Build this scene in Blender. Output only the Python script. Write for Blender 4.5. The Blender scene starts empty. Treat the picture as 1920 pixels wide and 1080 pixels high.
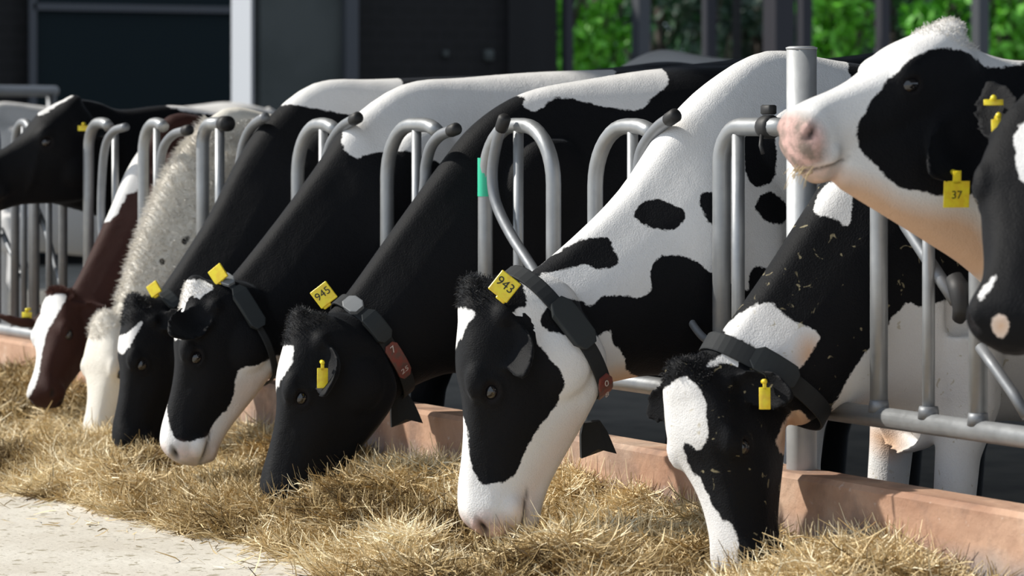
import bpy, bmesh, math, random
import numpy as np
from mathutils import Vector, Matrix
from mathutils.bvhtree import BVHTree

S = bpy.context.scene
COL = S.collection
rnd = random.Random(7)

# ------------------------------------------------------------------ camera, sky, sun, exposure
FPX = 6000.0                                   # focal length in pixels of a 1920 wide frame
TH = math.atan2(3410, FPX)                     # angle between the view and the line of the feed barrier
CT, ST = math.cos(TH), math.sin(TH)
CAM = Vector((6.72, -4.398, 1.30))
HY = 215.0
FWD = Vector((-CT, ST, 0)); RGT = Vector((ST, CT, 0))
cd = bpy.data.cameras.new('camera'); cam = bpy.data.objects.new('camera', cd); COL.objects.link(cam)
cam.location = CAM
cam.rotation_euler = (math.pi/2, 0, math.atan2(-FWD.x, FWD.y))
cd.sensor_width = 36; cd.lens = FPX/1920*36
cd.shift_y = -(540-HY)/1920
cd.clip_end = 300
cd.dof.use_dof = True; cd.dof.focus_distance = 8.2; cd.dof.aperture_fstop = 5.0
S.camera = cam
S.view_settings.view_transform = 'Standard'; S.view_settings.look = 'None'
S.view_settings.gamma = 1; S.view_settings.use_curve_mapping = False
S.view_settings.exposure = 0.0
w = bpy.data.worlds.new('sky'); S.world = w; w.use_nodes = True
bgn = w.node_tree.nodes['Background']
bgn.inputs[0].default_value = (0.72, 0.84, 1.0, 1); bgn.inputs[1].default_value = 0.95
sd = bpy.data.lights.new('sun', 'SUN'); sun = bpy.data.objects.new('sun', sd); COL.objects.link(sun)
sd.energy = 5.2; sd.angle = math.radians(1.2); sd.color = (1.0, 0.95, 0.86)
SUNDIR = Vector((-0.52, -0.58, 0.63)).normalized()
sun.rotation_euler = SUNDIR.to_track_quat('Z', 'Y').to_euler()

# ------------------------------------------------------------------ helpers
def ray(px, py):
    return FWD + RGT*((px-960)/FPX) + Vector((0, 0, -(py-HY)/FPX))
def at(px, py, X=None, Y=None, Z=None, D=None):
    """the place seen at a pixel, on a plane of the barn"""
    d = ray(px, py)
    t = D if D is not None else (X-CAM.x)/d.x if X is not None else (Y-CAM.y)/d.y if Y is not None else (Z-CAM.z)/d.z
    return CAM + d*t

def tag(o, label=None, cat=None, group=None, kind=None):
    if label: o['label'] = label
    if cat: o['category'] = cat
    if group: o['group'] = group
    if kind: o['kind'] = kind
    return o
def empty(name, loc=(0, 0, 0)):
    o = bpy.data.objects.new(name, None); COL.objects.link(o); o.location = loc; o.empty_display_size = .1
    return o
def link(name, me, mats, parent=None, smooth=True):
    o = bpy.data.objects.new(name, me); COL.objects.link(o)
    for m in (mats if isinstance(mats, (list, tuple)) else [mats]): me.materials.append(m)
    if smooth and len(me.polygons): me.polygons.foreach_set('use_smooth', [True]*len(me.polygons))
    if parent:
        o.parent = parent
        o.matrix_parent_inverse = Matrix.Translation(-parent.location)
    return o

class G:
    """collects shapes of ONE mesh"""
    def __init__(s): s.v = []; s.f = []; s.m = []
    def add(s, vs, fs, m=0):
        n = len(s.v); s.v += [tuple(v) for v in vs]; s.f += [tuple(i+n for i in f) for f in fs]; s.m += [m]*len(fs); return s
    def loft(s, rings, m=0, cap=True, closed=True):
        k = len(rings[0]); vs = [p for r in rings for p in r]; fs = []
        for i in range(len(rings)-1):
            for j in range(k if closed else k-1):
                a = i*k+j; b = i*k+(j+1) % k
                fs.append((a, b, b+k, a+k))
        if cap:
            fs.append(tuple(range(k-1, -1, -1))); fs.append(tuple(range((len(rings)-1)*k, len(rings)*k)))
        return s.add(vs, fs, m)
    def tube(s, pts, r, n=12, m=0, cap=True):
        pts = [Vector(p) for p in pts]; rr = r if isinstance(r, (list, tuple)) else [r]*len(pts)
        rings = []; up = None
        for i, p in enumerate(pts):
            t = (pts[min(i+1, len(pts)-1)]-pts[max(i-1, 0)]).normalized()
            if up is None:
                up = Vector((0, 0, 1)) if abs(t.z) < .9 else Vector((1, 0, 0))
            a = t.cross(up).normalized(); up = a.cross(t).normalized()
            rings.append([p+(a*math.cos(q)+up*math.sin(q))*rr[i] for q in [2*math.pi*j/n for j in range(n)]])
        return s.loft(rings, m, cap)
    def ell(s, c, ax, n=12, m=0):
        """ellipsoid; ax = three axis vectors"""
        c = Vector(c); rings = []
        for i in range(1, n):
            ph = math.pi*i/n
            rings.append([c+ax[0]*math.cos(ph)+(ax[1]*math.cos(q)+ax[2]*math.sin(q))*math.sin(ph) for q in [2*math.pi*j/(n*2) for j in range(n*2)]])
        return s.loft(rings, m)
    def box(s, c, ax, m=0, bev=0.0):
        """box; ax = three half-axis vectors, chamfered by bev"""
        c = Vector(c); L = [a.length for a in ax]; U = [a.normalized() for a in ax]
        b = min(bev, min(L)*.45)
        def ring(z, ins):
            x, y = L[0]-ins, L[1]-ins; q = b
            return [c+U[0]*u+U[1]*v+U[2]*z for u, v in ((x-q, y), (-x+q, y), (-x, y-q), (-x, -y+q), (-x+q, -y), (x-q, -y), (x, -y+q), (x, y-q))]
        if b <= 0:
            P = [c+ax[0]*i+ax[1]*j+ax[2]*k for k in (-1, 1) for i, j in ((-1, -1), (1, -1), (1, 1), (-1, 1))]
            return s.add(P, [(3, 2, 1, 0), (4, 5, 6, 7), (0, 1, 5, 4), (1, 2, 6, 5), (2, 3, 7, 6), (3, 0, 4, 7)], m)
        return s.loft([ring(-L[2], b), ring(-L[2]+b, 0), ring(L[2]-b, 0), ring(L[2], b)], m)
    def mesh(s, name):
        me = bpy.data.meshes.new(name); me.from_pydata(s.v, [], s.f)
        if any(s.m): me.polygons.foreach_set('material_index', s.m)
        bm = bmesh.new(); bm.from_mesh(me); bmesh.ops.recalc_face_normals(bm, faces=bm.faces); bm.to_mesh(me); bm.free()
        me.update(); return me
    def build(s, name, mats, parent=None, smooth=True):
        return link(name, s.mesh(name), mats, parent, smooth)

def npmesh(name, v, f):
    me = bpy.data.meshes.new(name); me.vertices.add(len(v)); me.vertices.foreach_set('co', v.astype(np.float32).ravel())
    me.loops.add(f.size); me.loops.foreach_set('vertex_index', f.astype(np.int32).ravel())
    me.polygons.add(len(f)); me.polygons.foreach_set('loop_start', (np.arange(len(f))*f.shape[1]).astype(np.int32))
    me.update(); me.validate(); return me
def spline(P, n):
    """Catmull-Rom through P (rows), n samples per span"""
    P = np.array([list(p) for p in P], float)
    Q = np.vstack([2*P[0]-P[1], P, 2*P[-1]-P[-2]]); out = []
    for i in range(1, len(Q)-2):
        for t in np.linspace(0, 1, n, endpoint=False):
            a, b, c, d = Q[i-1], Q[i], Q[i+1], Q[i+2]
            out.append(.5*(2*b+(c-a)*t+(2*a-5*b+4*c-d)*t*t+(3*b-a-3*c+d)*t**3))
    out.append(P[-1]); return out
def vs(P): return [Vector(p) for p in P]
def X3(x): return Vector((x, 0, 0))
def Y3(x): return Vector((0, x, 0))
def Z3(x): return Vector((0, 0, x))

# ------------------------------------------------------------------ materials
def mat(name, col=(.5, .5, .5), rough=.6, metal=0.0, spec=.5):
    m = bpy.data.materials.new(name); m.use_nodes = True
    b = m.node_tree.nodes['Principled BSDF']
    b.inputs['Base Color'].default_value = (*col, 1); b.inputs['Roughness'].default_value = rough
    b.inputs['Metallic'].default_value = metal; b.inputs['Specular IOR Level'].default_value = spec
    return m, m.node_tree.nodes, m.node_tree.links, b
def noise(N, L, scale, detail=4, vec=None, dist=0.0, rough=.55):
    n = N.new('ShaderNodeTexNoise'); n.inputs['Scale'].default_value = scale; n.inputs['Detail'].default_value = detail
    n.inputs['Distortion'].default_value = dist; n.inputs['Roughness'].default_value = rough
    if vec is not None: L.new(vec, n.inputs['Vector'])
    return n.outputs['Fac']
def ramp(N, L, src, stops):
    r = N.new('ShaderNodeValToRGB'); L.new(src, r.inputs[0]); e = r.color_ramp.elements
    while len(e) < len(stops): e.new(.5)
    for q, (p, c) in zip(e, stops):
        q.position = p; q.color = (*c, 1) if len(c) == 3 else c
    return r.outputs[0]
def mix(N, L, fac, a, b, mode='MIX'):
    n = N.new('ShaderNodeMix'); n.data_type = 'RGBA'; n.blend_type = mode
    for sck, v in ((n.inputs[0], fac), (n.inputs[6], a), (n.inputs[7], b)):
        if hasattr(v, 'links') or hasattr(v, 'is_linked'): L.new(v, sck)
        elif isinstance(v, (int, float)): sck.default_value = v
        else: sck.default_value = (*v, 1)
    return n.outputs[2]
def mth(N, L, op, a, b=0.0, c=None, clamp=False):
    n = N.new('ShaderNodeMath'); n.operation = op; n.use_clamp = clamp
    for i, v in enumerate((a, b) if c is None else (a, b, c)):
        if hasattr(v, 'is_linked'): L.new(v, n.inputs[i])
        else: n.inputs[i].default_value = v
    return n.outputs[0]
def bump(N, L, b, h, strength=.3, dist=.01):
    n = N.new('ShaderNodeBump'); n.inputs['Strength'].default_value = strength; n.inputs['Distance'].default_value = dist
    L.new(h, n.inputs['Height']); L.new(n.outputs[0], b.inputs['Normal'])
def objco(N):
    return N.new('ShaderNodeTexCoord').outputs['Object']

def coat_mat(name, dark=(.0028, .0030, .0042), white=(.80, .79, .78), nose=(.62, .40, .36), spec=.16, dirt=.0, tan=(.66, .44, .30)):
    m, N, L, b = mat(name, rough=.5, spec=spec)
    at_ = N.new('ShaderNodeAttribute'); at_.attribute_name = 'coat'
    sp = N.new('ShaderNodeSeparateColor'); L.new(at_.outputs['Color'], sp.inputs[0])
    co = objco(N)
    n1 = noise(N, L, 38, 5, co); n2 = noise(N, L, 160, 3, co)
    s = mth(N, L, 'SUBTRACT', sp.outputs[0], .5)                       # coat border: > 0 dark hair
    s = mth(N, L, 'ADD', s, mth(N, L, 'MULTIPLY', mth(N, L, 'SUBTRACT', n1, .5), .10))
    s = mth(N, L, 'ADD', s, mth(N, L, 'MULTIPLY', mth(N, L, 'SUBTRACT', n2, .5), .045))
    k = mth(N, L, 'MULTIPLY_ADD', s, 45.0, .5, clamp=True)
    big = noise(N, L, 6, 4, co); fine = noise(N, L, 260, 2, co)
    dk = mix(N, L, big, tuple(c*.75 for c in dark), tuple(c*1.35+.001 for c in dark))
    wt = mix(N, L, big, tuple(c*.93 for c in white), white)
    wt = mix(N, L, mth(N, L, 'MULTIPLY', fine, .16), wt, (.45, .42, .40))
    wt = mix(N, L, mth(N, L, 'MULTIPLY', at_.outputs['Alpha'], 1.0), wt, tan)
    c = mix(N, L, k, wt, dk)
    if dirt > 0:                                                    # flecks of dried feed on the hair
        d = ramp(N, L, noise(N, L, 34, 2, co, .8), [(.66, (0, 0, 0)), (.70, (1, 1, 1))])
        c = mix(N, L, mth(N, L, 'MULTIPLY', d, dirt), c, (.42, .36, .22))
    ns = mix(N, L, ramp(N, L, noise(N, L, 26, 4, co), [(.38, (0, 0, 0)), (.62, (1, 1, 1))]), nose, tuple(x*y for x, y in zip(nose, (.38, .45, .42))))
    c = mix(N, L, sp.outputs[1], c, ns)
    c = mix(N, L, sp.outputs[2], c, (.012, .009, .009))
    L.new(c, b.inputs['Base Color'])
    r = mth(N, L, 'MULTIPLY_ADD', sp.outputs[1], -.26, .68); L.new(r, b.inputs['Roughness'])
    b.inputs['Sheen Weight'].default_value = .05; b.inputs['Sheen Roughness'].default_value = .4
    b.inputs['Sheen Tint'].default_value = (.75, .85, 1, 1)
    bump(N, L, b, mth(N, L, 'ADD', mth(N, L, 'MULTIPLY', fine, .5), mth(N, L, 'MULTIPLY', noise(N, L, 11, 5, co, .4), 1.6)), .45, .007)
    return m

def metal_mat(name, col, rough=.42, metal=.55, sc=14):
    m, N, L, b = mat(name, col, rough, metal)
    co = objco(N)
    L.new(mix(N, L, noise(N, L, sc, 5, co), tuple(c*.72 for c in col), tuple(min(1, c*1.22) for c in col)), b.inputs['Base Color'])
    L.new(mth(N, L, 'MULTIPLY_ADD', noise(N, L, sc*3, 3, co), .3, rough-.12), b.inputs['Roughness'])
    bump(N, L, b, noise(N, L, 60, 3, co), .12, .003)
    return m
M = {}
M['galv'] = metal_mat('galvanised steel', (.33, .34, .35))
M['galv_dark'] = metal_mat('dull steel', (.22, .23, .245), .5)
M['post'] = metal_mat('post steel', (.44, .45, .46), .5, .45)
M['rubber'] = mat('black rubber', (.012, .012, .013), .6)[0]
M['green'] = mat('green tape', (.03, .50, .30), .45)[0]
M['strap'] = mat('collar webbing', (.018, .020, .022), .75, 0, .3)[0]
M['box'] = mat('grey plastic', (.022, .026, .028), .6, 0, .3)[0]
M['boxlight'] = mat('pale grey plastic', (.17, .18, .19), .6)[0]
def grime(name, c1, c2, sc, rough=.5):
    m, N, L, b = mat(name, c1, rough)
    L.new(mix(N, L, ramp(N, L, noise(N, L, sc, 5, objco(N)), [(.42, (0, 0, 0)), (.62, (1, 1, 1))]), c1, c2), b.inputs['Base Color'])
    return m
M['yellow'] = grime('yellow tag plastic', (.86, .70, .03), (.80, .56, .03), 60, .4)
M['ink'] = mat('black ink', (.02, .02, .01), .6)[0]
M['red'] = grime('red tag plastic', (.20, .045, .035), (.11, .06, .05), 60, .5)
M['whiteink'] = mat('white print', (.62, .55, .52), .6)[0]
M['eye'] = mat('dark eye', (.008, .007, .008), .06, 0, .8)[0]

def kerb_mat():
    m, N, L, b = mat('weathered terracotta kerb', rough=.85)
    co = objco(N)
    base = ramp(N, L, noise(N, L, 2.6, 6, co, .6), [(.30, (.30, .16, .10)), (.48, (.50, .31, .21)), (.7, (.62, .47, .36))])
    st = ramp(N, L, noise(N, L, 6, 5, co), [(.50, (0, 0, 0)), (.64, (1, 1, 1))])
    c = mix(N, L, mth(N, L, 'MULTIPLY', st, .55), base, (.16, .11, .09))
    gm = N.new('ShaderNodeSeparateXYZ'); L.new(co, gm.inputs[0])
    low = mth(N, L, 'MULTIPLY_ADD', gm.outputs[2], -14.0, 5.15, clamp=True)    # the base of the kerb is a band of bare grey concrete
    low = mth(N, L, 'MULTIPLY', low, mth(N, L, 'MULTIPLY_ADD', noise(N, L, 5, 4, co), 2.2, -.35, clamp=True), clamp=True)
    c = mix(N, L, low, c, (.24, .25, .26))
    fl = ramp(N, L, noise(N, L, 40, 3, co), [(.66, (0, 0, 0)), (.72, (1, 1, 1))])
    c = mix(N, L, mth(N, L, 'MULTIPLY', fl, .35), c, (.62, .56, .52))
    L.new(c, b.inputs['Base Color']); bump(N, L, b, noise(N, L, 30, 5, co), .5, .01)
    return m
M['kerb'] = kerb_mat()
def concrete():
    m, N, L, b = mat('pale feed alley concrete', rough=.9)
    co = objco(N)
    c = ramp(N, L, noise(N, L, 3, 6, co), [(.3, (.56, .51, .43)), (.7, (.70, .66, .58))])
    sp = ramp(N, L, noise(N, L, 24, 3, co), [(.60, (0, 0, 0)), (.66, (1, 1, 1))])
    c = mix(N, L, mth(N, L, 'MULTIPLY', sp, .75), c, (.26, .22, .14))
    sp2 = ramp(N, L, noise(N, L, 60, 2, co), [(.66, (0, 0, 0)), (.70, (1, 1, 1))])
    c = mix(N, L, mth(N, L, 'MULTIPLY', sp2, .8), c, (.16, .12, .07))
    L.new(c, b.inputs['Base Color']); bump(N, L, b, noise(N, L, 40, 5, co), .4, .008)
    return m
M['concrete'] = concrete()
M['yard'] = grime('slatted yard concrete', (.16, .15, .13), (.09, .085, .075), 3, .9)
def brick():
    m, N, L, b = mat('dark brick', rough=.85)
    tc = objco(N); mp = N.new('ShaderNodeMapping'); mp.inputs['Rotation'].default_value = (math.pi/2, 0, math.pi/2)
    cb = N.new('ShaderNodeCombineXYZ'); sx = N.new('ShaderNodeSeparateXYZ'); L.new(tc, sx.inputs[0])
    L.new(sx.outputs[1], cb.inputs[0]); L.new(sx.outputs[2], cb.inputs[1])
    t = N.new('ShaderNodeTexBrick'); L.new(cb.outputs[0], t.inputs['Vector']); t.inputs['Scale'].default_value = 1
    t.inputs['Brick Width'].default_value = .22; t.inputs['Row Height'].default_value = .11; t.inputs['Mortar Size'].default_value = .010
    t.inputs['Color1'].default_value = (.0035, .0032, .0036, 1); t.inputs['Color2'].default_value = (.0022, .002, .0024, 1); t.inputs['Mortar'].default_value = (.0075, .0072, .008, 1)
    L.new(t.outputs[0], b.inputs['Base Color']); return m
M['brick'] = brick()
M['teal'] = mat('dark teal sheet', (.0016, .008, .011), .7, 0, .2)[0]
M['frame'] = mat('grey frame paint', (.05, .055, .065), .6)[0]
M['white_paint'] = mat('white painted steel', (.50, .53, .58), .5)[0]
M['panel'] = grime('grey green render', (.040, .048, .046), (.060, .068, .066), 1.2, .8)
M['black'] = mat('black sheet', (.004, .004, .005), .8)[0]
M['roof'] = mat('roof sheet', (.10, .10, .10), .8)[0]
M['dpost'] = mat('dark violet grey steel', (.014, .014, .022), .6)[0]
def leafmat(name, c1, c2):
    m, N, L, b = mat(name, c1, .5)
    L.new(mix(N, L, noise(N, L, 1.1, 3, objco(N)), c1, c2), b.inputs['Base Color'])
    b.inputs['Transmission Weight'].default_value = 0
    return m
M['leaf'] = leafmat('bright leaves', (.05, .30, .008), (.13, .42, .015))
M['leaf2'] = leafmat('deep leaves', (.005, .045, .008), (.010, .11, .010))
M['leaf3'] = leafmat('grey green leaves', (.012, .035, .022), (.04, .09, .05))
M['bark'] = mat('bark', (.05, .04, .03), .9)[0]
def haymat():
    m, N, L, b = mat('dry hay', rough=.75, spec=.3)
    a = N.new('ShaderNodeAttribute'); a.attribute_name = 'tone'
    c = ramp(N, L, a.outputs['Fac'], [(0, (.10, .062, .026)), (.3, (.38, .265, .11)), (.6, (.76, .59, .33)), (1, (.93, .83, .60))])
    L.new(c, b.inputs['Base Color']); return m
M['hay'] = haymat()
def bedmat():
    m, N, L, b = mat('hay bed', rough=.95)
    co = objco(N)
    L.new(ramp(N, L, noise(N, L, 50, 5, co), [(.3, (.06, .038, .016)), (.7, (.34, .23, .09))]), b.inputs['Base Color'])
    bump(N, L, b, noise(N, L, 45, 6, co), 1.0, .03); return m
M['bed'] = bedmat()

# ------------------------------------------------------------------ the setting
def slab(name, x0, x1, y0, y1, z0, z1, m, parent=None, kind='structure', bev=0.0):
    o = G().box(((x0+x1)/2, (y0+y1)/2, (z0+z1)/2), (X3((x1-x0)/2), Y3((y1-y0)/2), Z3((z1-z0)/2)), 0, bev).build(name, m, parent, False)
    if parent is None: o['kind'] = kind
    return o
slab('floor', -60, 14, -14, -.05, -.3, .15, M['concrete'])
slab('floor', -60, 14, -.05, 60, -.3, 0, M['yard'])
slab('ceiling', -12.4, 9, -1.9, 12.4, 4.3, 4.45, M['roof'])  # unseen barn roof; eave and far end placed to shape sun and shade
# end wall of the barn, 27 m away: brick, dark teal gate, grey panel, brick, black sheet
WX = -19.2
def wy(px): return at(px, 215, X=WX).y
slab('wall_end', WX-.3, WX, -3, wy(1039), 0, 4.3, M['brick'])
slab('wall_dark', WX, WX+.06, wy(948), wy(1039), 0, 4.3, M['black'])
gate = tag(empty('sliding_gate', (WX+.1, wy(240), 0)), 'dark teal sheet metal barn gate with a grey frame in the end wall', 'gate')
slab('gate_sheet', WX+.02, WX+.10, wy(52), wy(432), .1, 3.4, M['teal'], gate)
zr = at(240, 16, X=WX).z
slab('frame_rail', WX+.10, WX+.14, wy(52), wy(432), zr-.03, zr+.03, M['frame'], gate)
slab('frame_post', WX+.10, WX+.14, wy(45), wy(58), .1, 3.4, M['frame'], gate)
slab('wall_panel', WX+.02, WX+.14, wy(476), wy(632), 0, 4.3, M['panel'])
slab('trim_1', WX+.14, WX+.22, wy(628), wy(652), 0, 4.3, M['frame'])
for i, p in enumerate(((835, 101, 12), (916, 104, 20))):
    c = at(p[0], p[1], X=WX+.022); h = p[2]*.5*.0045
    tag(G().box(c, (X3(.03), Y3(h), Z3(h*1.2)), 0, .01).build('socket_box', M['panel']), ['small grey box on the dark brick wall, the smaller and dimmer of two', 'small grey box on the dark wall, the larger of two beside the black sheet'][i], 'wall box', 'boxes on the end wall')
# white steel column in front of the gate
cw = at(455, 200, D=22)
slab('column', cw.x-.16, cw.x+.16, cw.y-.012, cw.y+.012, 0, 4.3, M['white_paint'])
ra, rb = at(-160, 170, D=19.5), at(104, 170, D=20.5)
cr = tag(empty('cubicle_rail', (rb.x, rb.y, 0)), 'dull grey horizontal cubicle rail far behind the raised black head', 'rail')
zr2 = (ra.z+rb.z)/2
G().tube([(ra.x, ra.y, zr2), (rb.x, rb.y, zr2)], .034, 12).build('rail', M['galv_dark'], cr)
for q in (0.05, .97):
    G().tube([(ra.x*(1-q)+rb.x*q, ra.y*(1-q)+rb.y*q, 0), (ra.x*(1-q)+rb.x*q, ra.y*(1-q)+rb.y*q, zr2)], .03, 12).build('rail_post', M['galv_dark'], cr)
# posts along the open side
for px, wd, D, mm in ((1064, 16, 29.5, 'dpost'), (1202, 26, 28.5, 'frame'), (1330, 20, 30, 'dpost'), (1381, 12, 30, 'black'), (1460, 42, 27, 'dpost'), (1508, 22, 29, 'dpost'), (1655, 20, 29, 'dpost'), (1838, 24, 27.5, 'frame')):
    c = at(px, 200, D=D); h = wd/2/FPX*D
    slab('column', c.x-h, c.x+h, c.y-h, c.y+h, 0, 4.3, M[mm])
slab('lintel', -12.4, 9, 12.1, 12.4, 3.9, 4.3, M['black'])

# ------------------------------------------------------------------ kerb
kb = G()
kb.box((-7.5, -.02, .225+.0), (X3(11.2), Y3(.06), Z3(.225)), 0, .012)
tag(kb.build('feed_kerb', M['kerb'], None, False), 'long low weathered terracotta kerb under the steel feed barrier, holding back the hay', 'kerb')

# ------------------------------------------------------------------ feed barrier
def fx(px, y=215): return at(px, y, Y=0).x
def F(px, py, Y=0.0): p = at(px, py, Y=Y); return (p.x, p.y, p.z)
RT = .021                                                            # hoop tube radius
ZB = .60                                                             # centre of the bottom rail
ZT = 1.30
def arch(xl, xr, rt=RT, zt=ZT-.03, Y=0, open_right=False, rad=None):
    left_to = right_to = ZB
    """inverted U; right_to None ends the bend at the right"""
    r = rad or min((xr-xl)/2, .16); P = [(xl, Y, left_to), (xl, Y, zt-r-.15)]
    for q in range(0, 91, 10): P.append((xl+r-r*math.cos(math.radians(q)), Y, zt-r+r*math.sin(math.radians(q))))
    end = 38 if open_right else 90
    for q in range(0, end+1, 10): P.append((xr-r+r*math.sin(math.radians(q)), Y, zt-r+r*math.cos(math.radians(q))))
    if not open_right: P += [(xr, Y, zt-r-.15), (xr, Y, right_to)]
    out = [P[0]]
    for p in P[1:]:
        if (Vector(p)-Vector(out[-1])).length > .004: out.append(p)
    return out
def swing(parent, pts, r=.0165, capn=True, Y=-.05):
    P = vs(spline([F(a, b, Y) for a, b in pts], 6))
    s = G().tube(P, r).build('swing_bar', M['galv_dark'], parent)
    if capn:
        d = (P[0]-P[1]).normalized()
        G().tube([P[0]-d*.03, P[0]-d*.02, P[0]+d*.012, P[0]+d*.02], [.015, .0185, .0185, .012], 14).build('rubber_cap', M['rubber'], s)
    return s
def rail(parent, xa, xb, r=.024, z=None, Y=0):
    z = z or ZB
    return G().tube([(xa, Y, z), ((xa+xb)/2, Y, z), (xb, Y, z)], r, 16).build('bottom_rail', M['galv'], parent)
def bar(parent, px, r=.0145, Y=.0, zt=ZT-.045, m='galv'):
    x = fx(px); return G().tube([(x, Y, ZB), (x, Y, .9), (x, Y, zt)], r).build('upright_bar', M[m], parent)

# heifer section, four narrow places
b1 = tag(empty('feed_barrier', (fx(250), 0, 0)), 'steel feed barrier section with narrow hoops around the brown and the white heifer', 'feed barrier', 'feed barrier sections')
ZB = .47
rail(b1, fx(-330), fx(452))
for l, r_, inn, opn in ((-180, -128, -160, 0), (-60, -6, -40, 0), (28, 62, 45, 0), (66, 118, 92, 0)):
    G().tube(arch(fx(l), fx(r_), .017, rad=.09), .017).build('hoop', M['galv_dark'], b1); bar(b1, inn, .012, m='galv_dark')
for l, r_, inn in ((166, 214, 216), (269, 318, 294)):
    G().tube(arch(fx(l), fx(r_), rad=.10, open_right=True), .020).build('hoop', M['galv'], b1); bar(b1, inn, .0125)
hp = arch(fx(380), fx(380)+.5, rad=.07, open_right=True)
hp = [p for p in hp if p[0] < fx(380)+.12] + [(fx(418), 0, ZT-.03)]
G().tube(hp, .022).build('hoop', M['galv'], b1); bar(b1, 412, .0165)
swing(b1, [(236, 238), (214, 246), (199, 270), (192, 320), (190, 420), (200, 520)], .015, False)
swing(b1, [(352, 244), (326, 252), (307, 276), (300, 320), (296, 420), (310, 520)], .0155)
swing(b1, [(62, 372), (85, 430), (105, 500), (122, 560)], .011, False, .03)
swing(b1, [(2, 430), (22, 475), (46, 525)], .011, False, .03)
G().tube([(fx(418), 0, ZT-.03), (fx(428), 0, ZT-.03)], .026, 16).build('clamp', M['rubber'], b1)

ZB = .60
# middle section, four wide places
b2 = tag(empty('feed_barrier', (fx(880), 0, 0)), 'steel feed barrier section with wide hoops, one marked with green tape', 'feed barrier', 'feed barrier sections')
rail(b2, fx(455), fx(1478))
swing(b2, [(498, 219), (474, 236), (458, 266), (449, 310), (440, 360)], .016, False)
for l, r_, inn, opn in ((558, 652, 606, 1), (726, 846, 781, 1), (910, 1038, 972, 0), (1116, 1256, 1186, 1)):
    G().tube(arch(fx(l), fx(r_), open_right=bool(opn)), RT).build('hoop', M['galv'], b2); bar(b2, inn)
x9 = fx(1353)
hp = [p for p in arch(x9, x9+.6, rad=.09, open_right=True) if p[0] < x9+.12] + [(fx(1440), 0, ZT-.03), (fx(1478), 0, ZT-.03)]
G().tube(hp, .023).build('hoop', M['galv'], b2); bar(b2, 1384, .0165)
ht = G().tube([(fx(910), 0, at(910, 368, Y=0).z), (fx(910), 0, at(910, 296, Y=0).z)], RT+.0012, 20, 0, False).build('green_tape', M['green'], b2)
ht['label'] = 'bright green tape wrapped around the hoop leg'
swing(b2, [(668, 222), (642, 238), (622, 266), (611, 300), (598, 330), (560, 372)])
swing(b2, [(852, 243), (826, 254), (808, 276), (799, 310), (797, 345), (790, 430), (800, 560)])
swing(b2, [(944, 228), (931, 270), (923, 325), (930, 380), (958, 440), (1000, 506), (1030, 560)], .0155)
swing(b2, [(1262, 219), (1233, 240), (1207, 275), (1198, 312), (1196, 360), (1196, 480), (1210, 620)])
swing(b2, [(1278, 542), (1290, 592), (1318, 632), (1342, 640)], .010, False, -.04)
cl = G().tube([(fx(1431), 0, ZT-.03), (fx(1436), 0, ZT-.03), (fx(1446), 0, ZT-.03), (fx(1450), 0, ZT-.03)], [.026, .030, .030, .025], 14)
cl.box((fx(1441), 0, ZT+.012), (X3(.02), Y3(.012), Z3(.012)), 0, .003)
cl.tube([(fx(1441), -.02, ZT-.05), (fx(1441)+.01, -.03, ZT-.075), (fx(1441)+.02, -.03, ZT-.095)], .005)
cl.build('clamp', M['rubber'], b2)

# post
pp = at(1503, 215, Y=.0)
post = tag(empty('support_post', (pp.x, 0, 0)), 'thick round grey steel post between the barrier sections beside the lifted pink muzzle', 'post')
G().tube([(pp.x, 0, 0), (pp.x, 0, .6), (pp.x, 0, at(1503, 90, Y=0).z)], .0365, 24).build('post_tube', M['post'], post)
zz = at(1503, 90, Y=0).z
G().tube([(pp.x, 0, zz-.004), (pp.x, 0, zz+.001), (pp.x, 0, zz+.004)], [.0372, .0385, .030], 24).build('post_cap', M['post'], post)
G().tube([(pp.x-.04, 0, ZT-.03), (pp.x+.04, 0, ZT-.03)], .030, 18).build('clamp', M['galv_dark'], post)

# right section
b3 = tag(empty('feed_barrier', (fx(1700), 0, 0)), 'steel feed barrier section with stout uprights and a slanted bar under the lifted cow head', 'feed barrier', 'feed barrier sections')
rail(b3, fx(1520), 2.6, .0245)
for l, r_, inn in ((1648, 1834, 1741),):
    G().tube(arch(fx(l), fx(r_)), RT).build('hoop', M['galv'], b3); bar(b3, inn, .0145)
G().tube(arch(fx(1648)+.64, fx(1834)+.64), RT).build('hoop', M['galv'], b3)
bs = G().tube([F(1650, 330, .02), F(1700, 425, .02), F(1752, 505, .02), F(1792, 565, .02)], .0155).build('swing_bar', M['galv_dark'], b3)
G().tube([F(1788, 520, -.01), F(1800, 545, -.01), F(1806, 580, -.01), F(1796, 600, -.01)], [.020, .026, .024, .014], 14).build('rubber_cap', M['rubber'], bs)
b4 = G().tube([F(1838, 650, -.03), F(1866, 690, -.03), F(1900, 738, -.03), F(1925, 780, -.03)], .013).build('swing_bar', M['galv_dark'], b3)
for l in (1648, 1741, 1834):
    G().tube([(fx(l), 0, ZB+.012), (fx(l), 0, ZB+.03), (fx(l), 0, ZB+.04)], [.025, .0235, .0215], 16).build('weld_collar', M['galv_dark'], b3)

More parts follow.
